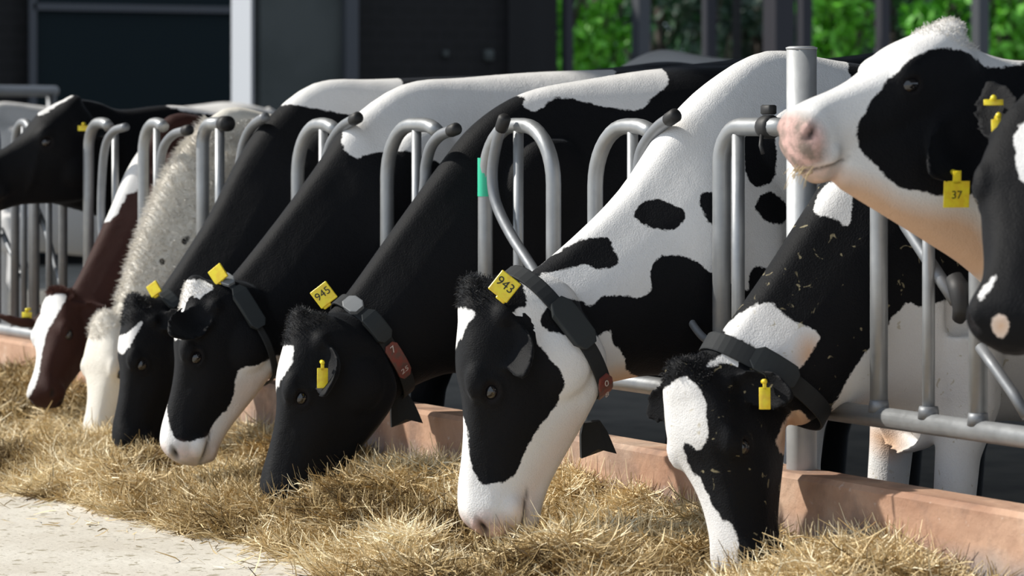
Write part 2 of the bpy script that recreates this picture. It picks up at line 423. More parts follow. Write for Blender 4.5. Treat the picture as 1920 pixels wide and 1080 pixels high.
# ------------------------------------------------------------------ cows
# coat patches as outlines (metres along the barn, height) on each animal's own flank
COATS = {
    'six': ('W', [('B', [(-0.685, 0.834), (-0.67, 0.895), (-0.603, 0.92), (-0.52, 0.924), (-0.475, 0.904), (-0.436, 0.843), (-0.459, 0.791), (-0.47, 0.775), (-0.459, 0.738), (-0.417, 0.73), (-0.398, 0.716), (-0.372, 0.682), (-0.344, 0.661), (-0.332, 0.624), (-0.352, 0.585), (-0.383, 0.549), (-0.409, 0.52), (-0.444, 0.47), (-0.47, 0.41), (-0.528, 0.389), (-0.573, 0.394), (-0.588, 0.427), (-0.603, 0.468), (-0.606, 0.533), (-0.636, 0.58), (-0.659, 0.591), (-0.671, 0.651), (-0.654, 0.708), (-0.624, 0.757), (-0.591, 0.795), (-0.583, 0.813), (-0.618, 0.825), (-0.651, 0.823)]), ('W', [(-0.479, 0.811), (-0.452, 0.821), (-0.421, 0.803), (-0.417, 0.736), (-0.452, 0.748), (-0.475, 0.778)]), ('B', [(-0.452, 0.903), (-0.306, 0.98), (-0.267, 0.988), (-0.204, 0.991), (-0.195, 0.957), (-0.172, 0.932), (-0.188, 0.91), (-0.235, 0.907), (-0.27, 0.923), (-0.36, 0.907), (-0.406, 0.902), (-0.436, 0.876)]), ('B', [(-0.134, 1.048), (-0.101, 1.077), (-0.045, 1.08), (0.022, 1.045), (0.013, 1.014), (-0.037, 0.992), (-0.08, 1.009), (-0.117, 1.02)]), ('B', [(0.052, 1.075), (0.076, 1.096), (0.117, 1.088), (0.125, 0.992), (0.081, 1.017)]), ('B', [(-0.406, 0.789), (-0.375, 0.828), (-0.29, 0.835), (-0.264, 0.811), (-0.22, 0.844), (-0.109, 0.831), (-0.08, 0.849), (-0.088, 0.914), (-0.045, 0.939), (0.035, 0.931), (0.109, 0.869), (0.249, 0.824), (0.315, 0.711), (0.298, 0.49), (0.1, 0.513), (-0.141, 0.646), (-0.161, 0.66), (-0.16, 0.698), (-0.204, 0.722), (-0.191, 0.762), (-0.251, 0.731), (-0.326, 0.744), (-0.391, 0.759)]), ('B', [(0.219, 1.062), (0.268, 1.097), (0.319, 1.057), (0.325, 1.01), (0.268, 1.0), (0.232, 1.028)]), ('B', [(0.191, 1.266), (0.285, 1.254), (0.293, 1.141), (0.268, 1.1), (0.196, 1.103)]), ('B', [(0.199, 0.901), (0.265, 0.895), (0.282, 0.823), (0.207, 0.811)]), ('B', [(0.525, 1.445), (0.574, 1.455), (0.574, 1.384), (0.529, 1.38)]), ('t', [(-0.282, 0.571), (-0.274, 0.511), (-0.414, 0.345), (-0.475, 0.263), (-0.528, 0.266), (-0.436, 0.406), (-0.352, 0.521)]), ('T', [(-0.22, 0.642), (-0.141, 0.659), (-0.013, 0.654), (-0.013, 0.586), (-0.204, 0.608)])]),
    'five': ('B', [('W', [(-0.543, 0.658), (-0.497, 0.651), (-0.51, 0.606), (-0.543, 0.556), (-0.576, 0.505), (-0.581, 0.527), (-0.566, 0.594)]), ('W', [(-0.662, 0.316), (-0.631, 0.3), (-0.631, 0.233), (-0.662, 0.235)]), ('W', [(0.17, 1.357), (0.242, 1.354), (0.224, 1.316), (0.278, 1.3), (0.323, 1.339), (0.359, 1.347), (0.45, 1.324), (0.542, 1.303), (0.616, 1.295), (0.663, 1.34), (0.732, 1.384), (0.702, 1.451), (0.695, 1.547), (0.269, 1.541), (0.17, 1.385)])]),
    'four': ('B', [('t', [(-0.4, 0.53), (-0.198, 0.538), (-0.304, 0.35), (-0.478, 0.248), (-0.513, 0.281), (-0.426, 0.388)]), ('W', [(-0.054, 1.243), (-0.054, 1.187), (-0.009, 1.157), (0.036, 1.178), (0.091, 1.181), (0.187, 1.174), (0.332, 1.11), (0.618, 1.175), (0.813, 1.224), (0.971, 1.564), (0.165, 1.553), (-0.027, 1.34)]), ('W', [(-0.598, 0.797), (-0.561, 0.816), (-0.487, 0.802), (-0.478, 0.778), (-0.526, 0.756), (-0.547, 0.693), (-0.564, 0.639), (-0.615, 0.632), (-0.612, 0.695)]), ('W', [(-0.617, 0.538), (-0.629, 0.421), (-0.607, 0.341), (-0.557, 0.336), (-0.492, 0.348), (-0.478, 0.39), (-0.414, 0.441), (-0.407, 0.53), (-0.384, 0.548), (-0.348, 0.548), (-0.304, 0.566), (-0.251, 0.588), (-0.198, 0.425), (-0.478, 0.216), (-0.7, 0.229), (-0.692, 0.385), (-0.649, 0.508)])]),
    'three': ('B', [('W', [(-0.541, 0.622), (-0.516, 0.601), (-0.433, 0.666), (-0.473, 0.6), (-0.513, 0.541), (-0.54, 0.576)]), ('W', [(0.012, 1.317), (0.036, 1.338), (0.135, 1.317), (0.251, 1.295), (0.367, 1.27), (0.481, 1.37), (0.446, 1.466), (0.446, 1.571), (-0.016, 1.565)])]),
    'white': ('W', [('B', [(0.003, 0.879), (0.032, 0.882), (0.027, 0.855), (0.003, 0.855)]), ('B', [(-0.08, 0.81), (-0.06, 0.81), (-0.06, 0.79), (-0.08, 0.79)])]),
    'brown': ('B', [('W', [(-0.335, 0.659), (-0.292, 0.665), (-0.218, 0.674), (-0.212, 0.655), (-0.24, 0.619), (-0.264, 0.573), (-0.288, 0.536), (-0.303, 0.472), (-0.323, 0.366), (-0.355, 0.316), (-0.392, 0.28), (-0.382, 0.326), (-0.355, 0.418), (-0.355, 0.516), (-0.37, 0.604), (-0.355, 0.641)]), ('W', [(-0.104, 0.93), (-0.033, 1.027), (-0.013, 1.102), (0.058, 1.196), (0.066, 1.082), (0.054, 1.022), (0.007, 1.017), (-0.007, 0.974), (-0.033, 0.936), (-0.074, 0.915)])]),
    'seven': ('B', [('W', [(-0.48, 0.66), (-0.439, 0.686), (-0.4, 0.697), (-0.361, 0.663), (-0.34, 0.629), (-0.349, 0.617), (-0.337, 0.57), (-0.344, 0.543), (-0.368, 0.519), (-0.391, 0.539), (-0.412, 0.544), (-0.405, 0.516), (-0.38, 0.466), (-0.364, 0.461), (-0.337, 0.416), (-0.305, 0.361), (-0.281, 0.357), (-0.253, 0.312), (-0.265, 0.279), (-0.242, 0.252), (-0.239, 0.162), (-0.366, 0.172), (-0.403, 0.359), (-0.468, 0.485), (-0.505, 0.545), (-0.494, 0.61)]), ('W', [(-0.315, 0.801), (-0.241, 0.846), (-0.169, 0.863), (-0.128, 0.821), (-0.046, 0.785), (-0.027, 0.772), (-0.063, 0.719), (-0.087, 0.697), (-0.128, 0.705), (-0.161, 0.734), (-0.218, 0.758), (-0.248, 0.772)]), ('W', [(-0.356, 0.714), (-0.288, 0.753), (-0.241, 0.742), (-0.209, 0.711), (-0.2, 0.677), (-0.235, 0.698), (-0.297, 0.724), (-0.337, 0.712)]), ('W', [(-0.104, 0.616), (-0.152, 0.541), (-0.145, 0.507), (-0.096, 0.494), (-0.093, 0.412), (-0.037, 0.437), (-0.014, 0.524), (-0.052, 0.576)]), ('T', [(-0.104, 0.629), (-0.167, 0.541), (-0.145, 0.486), (-0.096, 0.478), (-0.093, 0.396), (0.01, 0.434), (-0.014, 0.549), (-0.067, 0.614)]), ('W', [(-0.052, 1.061), (-0.021, 1.142), (0.075, 1.135), (0.056, 1.025), (0.033, 1.034), (0.002, 1.054)]), ('W', [(0.056, 0.685), (0.134, 0.758), (0.179, 0.813), (0.221, 0.842), (0.267, 0.822), (0.313, 0.84), (0.389, 0.853), (0.719, 0.844), (0.89, 0.317), (-0.082, 0.376), (-0.021, 0.562)]), ('T', [(0.11, 0.556), (0.213, 0.551), (0.213, 0.474), (0.15, 0.49)]), ('T', [(-0.082, 0.766), (-0.037, 0.764), (-0.037, 0.701), (-0.098, 0.704)])]),
    'eight': ('W', [('B', [(-0.426, 1.271), (-0.389, 1.324), (-0.35, 1.366), (-0.31, 1.397), (-0.258, 1.435), (-0.193, 1.443), (-0.146, 1.438), (-0.113, 1.426), (-0.072, 1.394), (0.025, 1.415), (0.219, 1.436), (0.219, 0.94), (-0.078, 0.994), (-0.1, 1.11), (-0.126, 1.138), (-0.186, 1.127), (-0.246, 1.136), (-0.298, 1.14), (-0.343, 1.166), (-0.369, 1.192), (-0.401, 1.209), (-0.421, 1.24)]), ('B', [(-0.005, 1.085), (1.102, 1.444), (1.102, 0.692), (-0.005, 0.899)]), ('T', [(-0.595, 1.181), (-0.486, 1.18), (-0.376, 1.159), (-0.292, 1.103), (-0.078, 1.086), (-0.063, 0.901), (-0.292, 0.998), (-0.432, 1.08), (-0.582, 1.147)])]),  # tan patch: lip stain and pink skin, with warm bounced light painted in
    'nine': ('B', [('T', [(-0.662, 0.915), (-0.621, 0.926), (-0.604, 0.904), (-0.614, 0.874), (-0.655, 0.875)]), ('W', [(-0.659, 0.911), (-0.625, 0.922), (-0.609, 0.902), (-0.622, 0.874), (-0.65, 0.879)]), ('W', [(-0.602, 1.29), (-0.525, 1.315), (-0.512, 1.184), (-0.583, 1.169), (-0.602, 1.215)]), ('W', [(-0.696, 0.956), (-0.643, 1.007), (-0.652, 0.97), (-0.68, 0.948)])]),
    'zero': ('B', [('W', [(-0.091, 1.28), (-0.087, 1.339), (-0.059, 1.373), (-0.028, 1.389), (0.035, 1.385), (0.056, 1.365), (-0.017, 1.334)]), ('W', [(0.399, 1.43), (1.068, 1.434), (1.068, 1.286), (0.399, 1.302)])]),
    'far': ('W', []),
    'fara': ('W', [('B', [(1.319, 1.49), (1.81, 1.493), (1.81, 0.752), (1.319, 0.759)])]),
}

HEADST = [  # a, top, bottom, width top, width middle, width low   (units of head length)
    (-.07, -.07, -.30, .05, .07, .05), (-.04, -.01, -.36, .08, .11, .09), (.03, .015, -.44, .125, .155, .125),
    (.12, .012, -.50, .155, .17, .12), (.23, .018, -.56, .18, .18, .115), (.33, .015, -.56, .185, .18, .11),
    (.42, -.005, -.53, .165, .17, .105), (.52, -.015, -.485, .13, .16, .095), (.62, -.015, -.435, .108, .14, .085),
    (.72, -.008, -.385, .098, .125, .078), (.80, .0, -.35, .102, .125, .078), (.87, .0, -.33, .122, .145, .088),
    (.93, -.01, -.315, .13, .15, .09), (.975, -.045, -.285, .12, .135, .08), (1.005, -.09, -.25, .08, .10, .055), (1.02, -.13, -.21, .035, .045, .03)]
def section(top, bot, wt, wm, wl, n=7):
    H = top-bot
    C = [(0, top), (wt*.62, top-.012*1), (wt, top-.13*H), (wm, top-.42*H), (wl*1.05, top-.78*H), (wl*.6, bot+.045*H), (0, bot)]
    P = spline(C, 4); R = [(p[0], p[1]) for p in P]
    R[0] = (0, top); R[-1] = (0, bot)
    return R+[(-x, y) for x, y in R[-2:0:-1]]
def section_neck(H, w_, crest=.5):
    C = [(0, 0), (w_*crest*.55, -.02*H), (w_*crest, -.10*H), (w_*.88, -.32*H), (w_, -.55*H), (w_*.82, -.80*H), (w_*.42, -.96*H), (0, -H)]
    P = spline(C, 4); R = [(max(0, p[0]), p[1]) for p in P]; R[0] = (0, 0); R[-1] = (0, -H)
    return R+[(-x, y) for x, y in R[-2:0:-1]]
TORSO = [  # distance behind withers, top drop, bottom height, half width, crest (for withers at 1.46)
    (0, 0, .60, .225, .42), (.22, -.025, .56, .28, .5), (.5, -.05, .53, .345, .55), (.85, -.045, .53, .375, .6), (1.15, -.02, .58, .35, .75),
    (1.35, .0, .68, .31, .9), (1.52, -.02, .78, .26, .75), (1.66, -.07, .86, .20, .6), (1.74, -.16, .92, .13, .5)]

def sdf_poly(P, poly):
    """signed distance (negative inside) of 2D points to a closed polygon"""
    poly = np.array(poly)
    for _ in range(2):
        nx = np.roll(poly, -1, 0); poly = np.stack([poly*.75+nx*.25, poly*.25+nx*.75], 1).reshape(-1, 2)
    a = poly; b = np.roll(poly, -1, 0)
    d = np.full(len(P), 1e9); ins = np.zeros(len(P), bool)
    lo, hi = poly.min(0)-.06, poly.max(0)+.06
    near = np.all((P > lo) & (P < hi), 1); Q = P[near]; dn = np.full(len(Q), 1e9); inn = np.zeros(len(Q), bool)
    for (ax, ay), (bx, by) in zip(a, b):
        ex, ey = bx-ax, by-ay; wx, wy_ = Q[:, 0]-ax, Q[:, 1]-ay
        t = np.clip((wx*ex+wy_*ey)/(ex*ex+ey*ey+1e-12), 0, 1)
        dn = np.minimum(dn, (wx-ex*t)**2+(wy_-ey*t)**2)
        c = ((ay > Q[:, 1]) != (by > Q[:, 1])) & (Q[:, 0] < (bx-ax)*(Q[:, 1]-ay)/(by-ay+1e-12)+ax)
        inn ^= c
    dn = np.sqrt(dn); d[near] = np.where(inn, -dn, dn); return np.minimum(d, .06)

def ear_shape(g, base, d, cup, W, Ln):
    """leaf-shaped cupped ear; d points to the tip, cup is the side it opens to"""
    d = d.normalized(); cup = (cup-d*cup.dot(d)).normalized(); side = d.cross(cup)
    rings = []
    for t, wd, cd_, th in ((-.12, .30, .15, .020), (.08, .42, .45, .018), (.25, .78, .55, .015), (.45, 1.0, .45, .013), (.65, .95, .32, .012), (.82, .68, .2, .011), (.94, .36, .08, .010), (1.0, .10, .0, .006)):
        c = base+d*(t*Ln)-cup*(.06*Ln*math.sin(t*3))
        h = W/2*wd; out = []; inn = []
        for j in range(9):
            u = -1+2*j/8; e = math.sqrt(max(0, 1-u*u))
            dep = -cd_*h*e
            out.append(c+side*(u*h)+cup*(dep-th*(e+.25))); inn.append(c+side*(u*h)+cup*(dep+th*(e*.2+.25)))
        rings.append(out+inn[::-1])
    g.loft(rings)

COWS = {}
def cow(key, name, label, cat, X0, poll, muz, neck, withers, mat_, dxp=0.0, dxm=0.0, roll=0.0, hw=1.0, hd=1.0, scale=1.0, ears=None, voxel=.008, wz=None,
        eye_open=True, group=None, yaw=0.0, floor_z=0.0, ear_dark=(1, 1), nosed=(0, 0), flip=False, brisket=None, headlen=None, legs=True, tailw=True, tw=.78, rise=0.0, neckw=1.0):
    P = at(*poll, X=X0+dxp); Mz = at(*muz, X=X0+dxm)
    a = (Mz-P); L = headlen or a.length; a.normalize()
    l = Vector((math.cos(yaw), math.sin(yaw), roll))
    d = a.cross(l).normalized(); l = d.cross(a).normalized()
    HP = lambda A, D_, W_=0.0: P+a*(A*L)+d*(D_*L)+l*(W_*L)
    g = G()
    rings = []
    HS = np.array(HEADST)
    As = spline(HS, 2)
    for st in As:
        A, t, b_, wt, wm, wl = st
        rings.append([HP(A, y*hd, x*hw) for x, y in section(t, b_, wt, wm, wl)])
    g.loft(rings)
    ax = lambda x, y, z: (a*(x*L), d*(y*L), l*(z*L))
    g.ell(HP(-.015, -.045), ax(.075, .06, .10))                       # poll knob
    for s in (1, -1):
        g.ell(HP(.345, -.055*hd, s*.155*hw), ax(.09, .055, .05))         # brow
        g.ell(HP(.27, -.34*hd, s*.105*hw), ax(.17, .17, .075))           # jaw muscle
        g.ell(HP(.93, -.085*hd, s*.10*hw), ax(.055, .055, .05))          # nostril wing
        g.ell(HP(.90, -.20*hd, s*.10*hw), ax(.075, .06, .055))           # upper lip
        g.ell(HP(.52, -.13*hd, s*.115*hw), ax(.14, .03, .03))            # cheek ridge
    g.ell(HP(.91, -.285*hd), ax(.075, .04, .085))                       # chin
    # ears
    ears = ears or {}
    eb = []
    for s, default in ((1, (.75, -.15, .45)), (-1, (.85, -.15, .2))):
        e = ears.get(s, default)
        if e is None: continue
        base = HP(*e[5]) if len(e) > 5 else HP(.085, -.15*hd, s*.145*hw)
        ed = (l*(s*e[0])+d*e[1]+a*e[2]).normalized()
        cupd = e[3] if len(e) > 3 else (0.15, 1.0, .25)
        cup = l*(s*cupd[0])+d*cupd[1]+a*cupd[2]
        ln = (e[4] if len(e) > 4 else .36)*L
        ear_shape(g, base, ed, cup, ln*.56, ln)
        g.ell(base-ed*(.01*L), (ed*(.06*L), ed.orthogonal().normalized()*(.055*L), ed.cross(ed.orthogonal()).normalized()*(.055*L)))
        eb.append((base, ed, ln, s))
    # neck and trunk in one loft along the spine
    st = []
    for k, (T, B, w_) in enumerate(neck):
        f = max(0.0, 1-k/2.0)                                          # the first sections follow the head's own side offset
        st.append((at(*T, X=X0+dxp*f), at(*B, X=X0+dxp*f), w_*neckw, .45))
    wv = at(*withers, X=X0)
    if wz: wv.z = wz
    kz = (wv.z-floor_z)/1.46
    for k, (dy, dt, bz, hw_, cr) in enumerate(TORSO):
        y = wv.y+dy*scale
        bb = bz
        if k == 0 and brisket: bb = brisket
        st.append((Vector((X0, y, wv.z+dt*scale+rise*min(1, dy/.55)**.8)), Vector((X0, y-(.06 if k == 0 else 0), floor_z+bb*kz)), hw_*scale*tw, cr))
    rows = [list(t)+list(b_)+[w_, c_] for t, b_, w_, c_ in st]
    rings = []
    for r in spline(rows, 4):
        T = Vector(r[0:3]); B = Vector(r[3:6]); H = (T-B).length; up = (T-B).normalized()
        rings.append([T+up*y+X3(x) for x, y in section_neck(H, r[6], r[7])])
    g.loft(rings)
    # throat link between jaw and neck
    T0, B0 = st[0][0], st[0][1]
    g.ell(HP(.06, -.26*hd), ax(.16, .22, .12))
    # shoulder, hips, legs
    yb = wv.y
    for s in (1, -1):
        g.ell((X0+s*.155*scale*tw, yb+.02, wv.z-.34*kz), (Z3(.20*kz), Y3(.16*scale), X3(.085*scale*tw)))
        g.ell((X0+s*.215*scale*tw, yb+1.30*scale, wv.z+rise-.10*kz), (Y3(.10*scale), Z3(.065*kz), X3(.07*scale)))
        g.ell((X0+s*.15*scale, yb+1.42*scale, wv.z-.42*kz), (Z3(.30*kz), Y3(.20*scale), X3(.12*scale)))
        if legs:
            zl = lambda z: floor_z+z*kz
            fl = [(yb+.03*scale, .80, .105), (yb+.05*scale, .62, .080), (yb+.02*scale, .50, .055), (yb+.01*scale, .40, .052), (yb+.03*scale, .32, .038), (yb+.03*scale, .18, .034), (yb+.02*scale, .12, .046), (yb-.01*scale, .065, .040), (yb-.03*scale, .04, .056), (yb-.035*scale, 0.006, .060)]
            g.tube([(X0+s*(.13+.01*i/9)*scale, y, zl(z)) for i, (y, z, _) in enumerate(fl)], [r*scale for *_, r in fl], 14)
            hl = [(yb+1.38*scale, .92, .15), (yb+1.32*scale, .76, .12), (yb+1.44*scale, .62, .075), (yb+1.56*scale, .50, .055), (yb+1.55*scale, .42, .046), (yb+1.51*scale, .28, .040), (yb+1.49*scale, .14, .046), (yb+1.45*scale, .07, .042), (yb+1.42*scale, .04, .056), (yb+1.415*scale, .006, .060)]
            g.tube([(X0+s*.16*scale, y, zl(z)) for y, z, _ in hl], [r*scale for *_, r in hl], 14)
    if tailw:
        g.tube([(X0, yb+1.60*scale, wv.z+rise-.06), (X0, yb+1.74*scale, wv.z+rise-.12), (X0, yb+1.80*scale, wv.z-.3), (X0, yb+1.80*scale, wv.z-.6), (X0, yb+1.79*scale, wv.z-.85), (X0, yb+1.79*scale, wv.z-.98)], [.04, .032, .022, .018, .035, .012], 10)
    me0 = g.mesh('tmp'); o0 = bpy.data.objects.new('tmp', me0); COL.objects.link(o0)
    md = o0.modifiers.new('r', 'REMESH'); md.mode = 'VOXEL'; md.voxel_size = voxel
    sm = o0.modifiers.new('s', 'SMOOTH'); sm.factor = .5; sm.iterations = 5
    dg = bpy.context.evaluated_depsgraph_get()
    me = bpy.data.meshes.new_from_object(o0.evaluated_get(dg), depsgraph=dg)
    bpy.data.objects.remove(o0); me.name = name
    n = len(me.vertices); V = np.empty(n*3); me.vertices.foreach_get('co', V); V = V.reshape(-1, 3)
    NR = np.empty(n*3); me.vertices.foreach_get('normal', NR); NR = NR.reshape(-1, 3)
    # fine relief in head coordinates
    R = V-np.array(P); A = R@np.array(a)/L; D = R@np.array(d)/L/hd; Wd = R@np.array(l)/L/hw
    off = np.zeros(n)
    nos = np.zeros(n)
    for s in (1, -1):
        q = np.sqrt(((A-.955)/.050)**2+((D+.085+.45*(A-.955))/.026)**2+((Wd-s*.115)/.060)**2)
        k = np.clip(1-q, 0, 1); off -= k*.030*L*1.3; nos = np.maximum(nos, np.clip(1.6*(1.05-q), 0, 1))
    head = (A > -.1) & (A < 1.1) & (np.abs(Wd) < .3) & (D > -.6) & (D < .1)
    mouth = np.exp(-((D+.240+.12*(.95-A))/.007)**2)*np.clip((A-.78)*20, 0, 1)*head*(A < 1.05)
    off -= mouth*.006*L*1.2
    for s in (1, -1):                                                   # eyelids
        q = np.sqrt(((A-.39)/.048)**2+((D+.105)/.036)**2); off += np.exp(-((q-1)/.35)**2)*(np.abs(Wd-s*.17) < .08)*head*.005
        off -= np.exp(-(q/.6)**2)*(np.abs(Wd-s*.17) < .08)*head*.012
    fold = np.zeros(n)
    V = V+NR*off[:, None]
    me.vertices.foreach_set('co', V.ravel())
    # coat
    base, patches = COATS[key]
    hc = HP(.4, -.2); vd = (CAM-hc).normalized()
    t = (X0-V[:, 0])/vd.x
    Q = np.stack([V[:, 1]+t*vd.y, V[:, 2]+t*vd.z], 1)
    s = np.full(n, .06 if base == 'B' else -.06)
    tan = np.zeros(n)
    for kd, poly in patches:
        dd = sdf_poly(Q, poly)
        if kd == 'B': s = np.maximum(s, -dd)
        elif kd == 'W': s = np.minimum(s, dd)
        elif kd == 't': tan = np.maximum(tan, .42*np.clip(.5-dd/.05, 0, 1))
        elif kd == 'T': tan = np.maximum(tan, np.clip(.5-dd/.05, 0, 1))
    inear = np.zeros(n)
    for (bs_, ed, ln, sgn), dk in zip(eb, ear_dark):
        rr = V-np.array(bs_); tt = rr@np.array(ed); per = np.linalg.norm(rr-tt[:, None]*np.array(ed), axis=1)
        em = (tt > .02*L) & (tt < ln*1.1) & (per < ln*.36)
        out_of_head = em & ((np.abs(Wd) > .16) | (tt > .12*ln))
        s = np.where(out_of_head, .06 if dk else -.06, s)
    pad = np.clip((A-.865-.25*np.abs(D+.10))*14, 0, 1)*np.clip((D+.235)*30, 0, 1)*head
    lip = np.clip((A-.80)*10, 0, 1)*np.clip((-.20-D)*22, 0, 1)*head*.55
    pinkness = np.maximum(pad*nosed[0], lip*nosed[1])
    dark = np.maximum(np.clip(nos, 0, 1), mouth*.8)
    for sg in (1, -1):
        q = np.sqrt(((A-.39)/.055)**2+((D+.105)/.042)**2)
        if key not in ('white',): dark = np.maximum(dark, np.clip(1.5-1.5*q, 0, 1)*(np.abs(Wd-sg*.17) < .08)*head)
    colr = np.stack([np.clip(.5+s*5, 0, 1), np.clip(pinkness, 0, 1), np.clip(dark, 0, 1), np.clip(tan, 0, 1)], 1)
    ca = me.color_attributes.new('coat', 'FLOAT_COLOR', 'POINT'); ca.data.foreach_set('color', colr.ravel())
    # origin under the withers
    org = Vector((X0, wv.y, floor_z))
    me.transform(Matrix.Translation(-org))
    o = link(name, me, mat_); o.location = org
    tag(o, label, cat, group)
    bpy.context.view_layer.update()
    for s_ in (1, -1):
        c = HP(.39, -.105*hd, s_*.158*hw)
        G().ell(c, (a*.0215, d*.019, l*.020), 12).build('eye', M['eye'], o)
    V2 = V-np.array(org)
    COWS[key] = dict(s=s, o=o, HP=HP, a=a, d=d, l=l, L=L, ears=eb, X0=X0, V=V, me=me, org=org)
    return o

def ear_tag(key, which, along, face, w_=.055, h_=.06, up=None, text=None, side=0.0, drop=0.0):
    """yellow plastic ear tag clipped through the ear"""
    c = COWS[key]; base, ed, ln, s = [e for e in c['ears'] if e[3] == which][0]
    p = base+ed*(ln*along)+Z3(drop)
    n = Vector(face).normalized(); u = Vector(up or (0, 0, 1)); u = (u-n*u.dot(n)).normalized(); r = u.cross(n)
    p = p+n*.022+r*side
    g = G()
    g.box(p-u*(h_*.35), (r*(w_/2), u*(h_/2), n*.0016), 0, .006)
    g.box(p+u*(h_*.28), (r*(w_*.16), u*(h_*.25), n*.0016), 0, .004)
    g.tube([p+u*(h_*.42)-n*.03, p+u*(h_*.42)+n*.004], .006, 10)
    t = g.build('ear_tag', M['yellow'], c['o'])
    t['label'] = 'yellow plastic ear tag'
    if text: lettering(t, text, p-u*(h_*.38)+n*.0022, r, u, n, h_*.42, M['ink'], c['o'])
    return t

def lettering(onto, text, c, r, u, n, size, m, root=None):
    """raised print on a tag, joined into the tag's own mesh"""
    cu = bpy.data.curves.new('print', 'FONT'); cu.body = text; cu.size = size; cu.align_x = 'CENTER'; cu.align_y = 'CENTER'; cu.extrude = .0003
    ob = bpy.data.objects.new('print', cu); COL.objects.link(ob)
    dg = bpy.context.evaluated_depsgraph_get(); tm = bpy.data.meshes.new_from_object(ob.evaluated_get(dg), depsgraph=dg)
    bpy.data.objects.remove(ob)
    mt = Matrix(((r.x, u.x, n.x, c.x), (r.y, u.y, n.y, c.y), (r.z, u.z, n.z, c.z), (0, 0, 0, 1)))
    tm.transform(mt)
    me = onto.data; bm = bmesh.new(); bm.from_mesh(me); k = len(bm.faces); bm.from_mesh(tm)
    bm.faces.ensure_lookup_table()
    for f in bm.faces[k:]: f.material_index = len(me.materials)
    for f in bm.faces: f.smooth = False
    bm.to_mesh(me); bm.free(); me.materials.append(m)

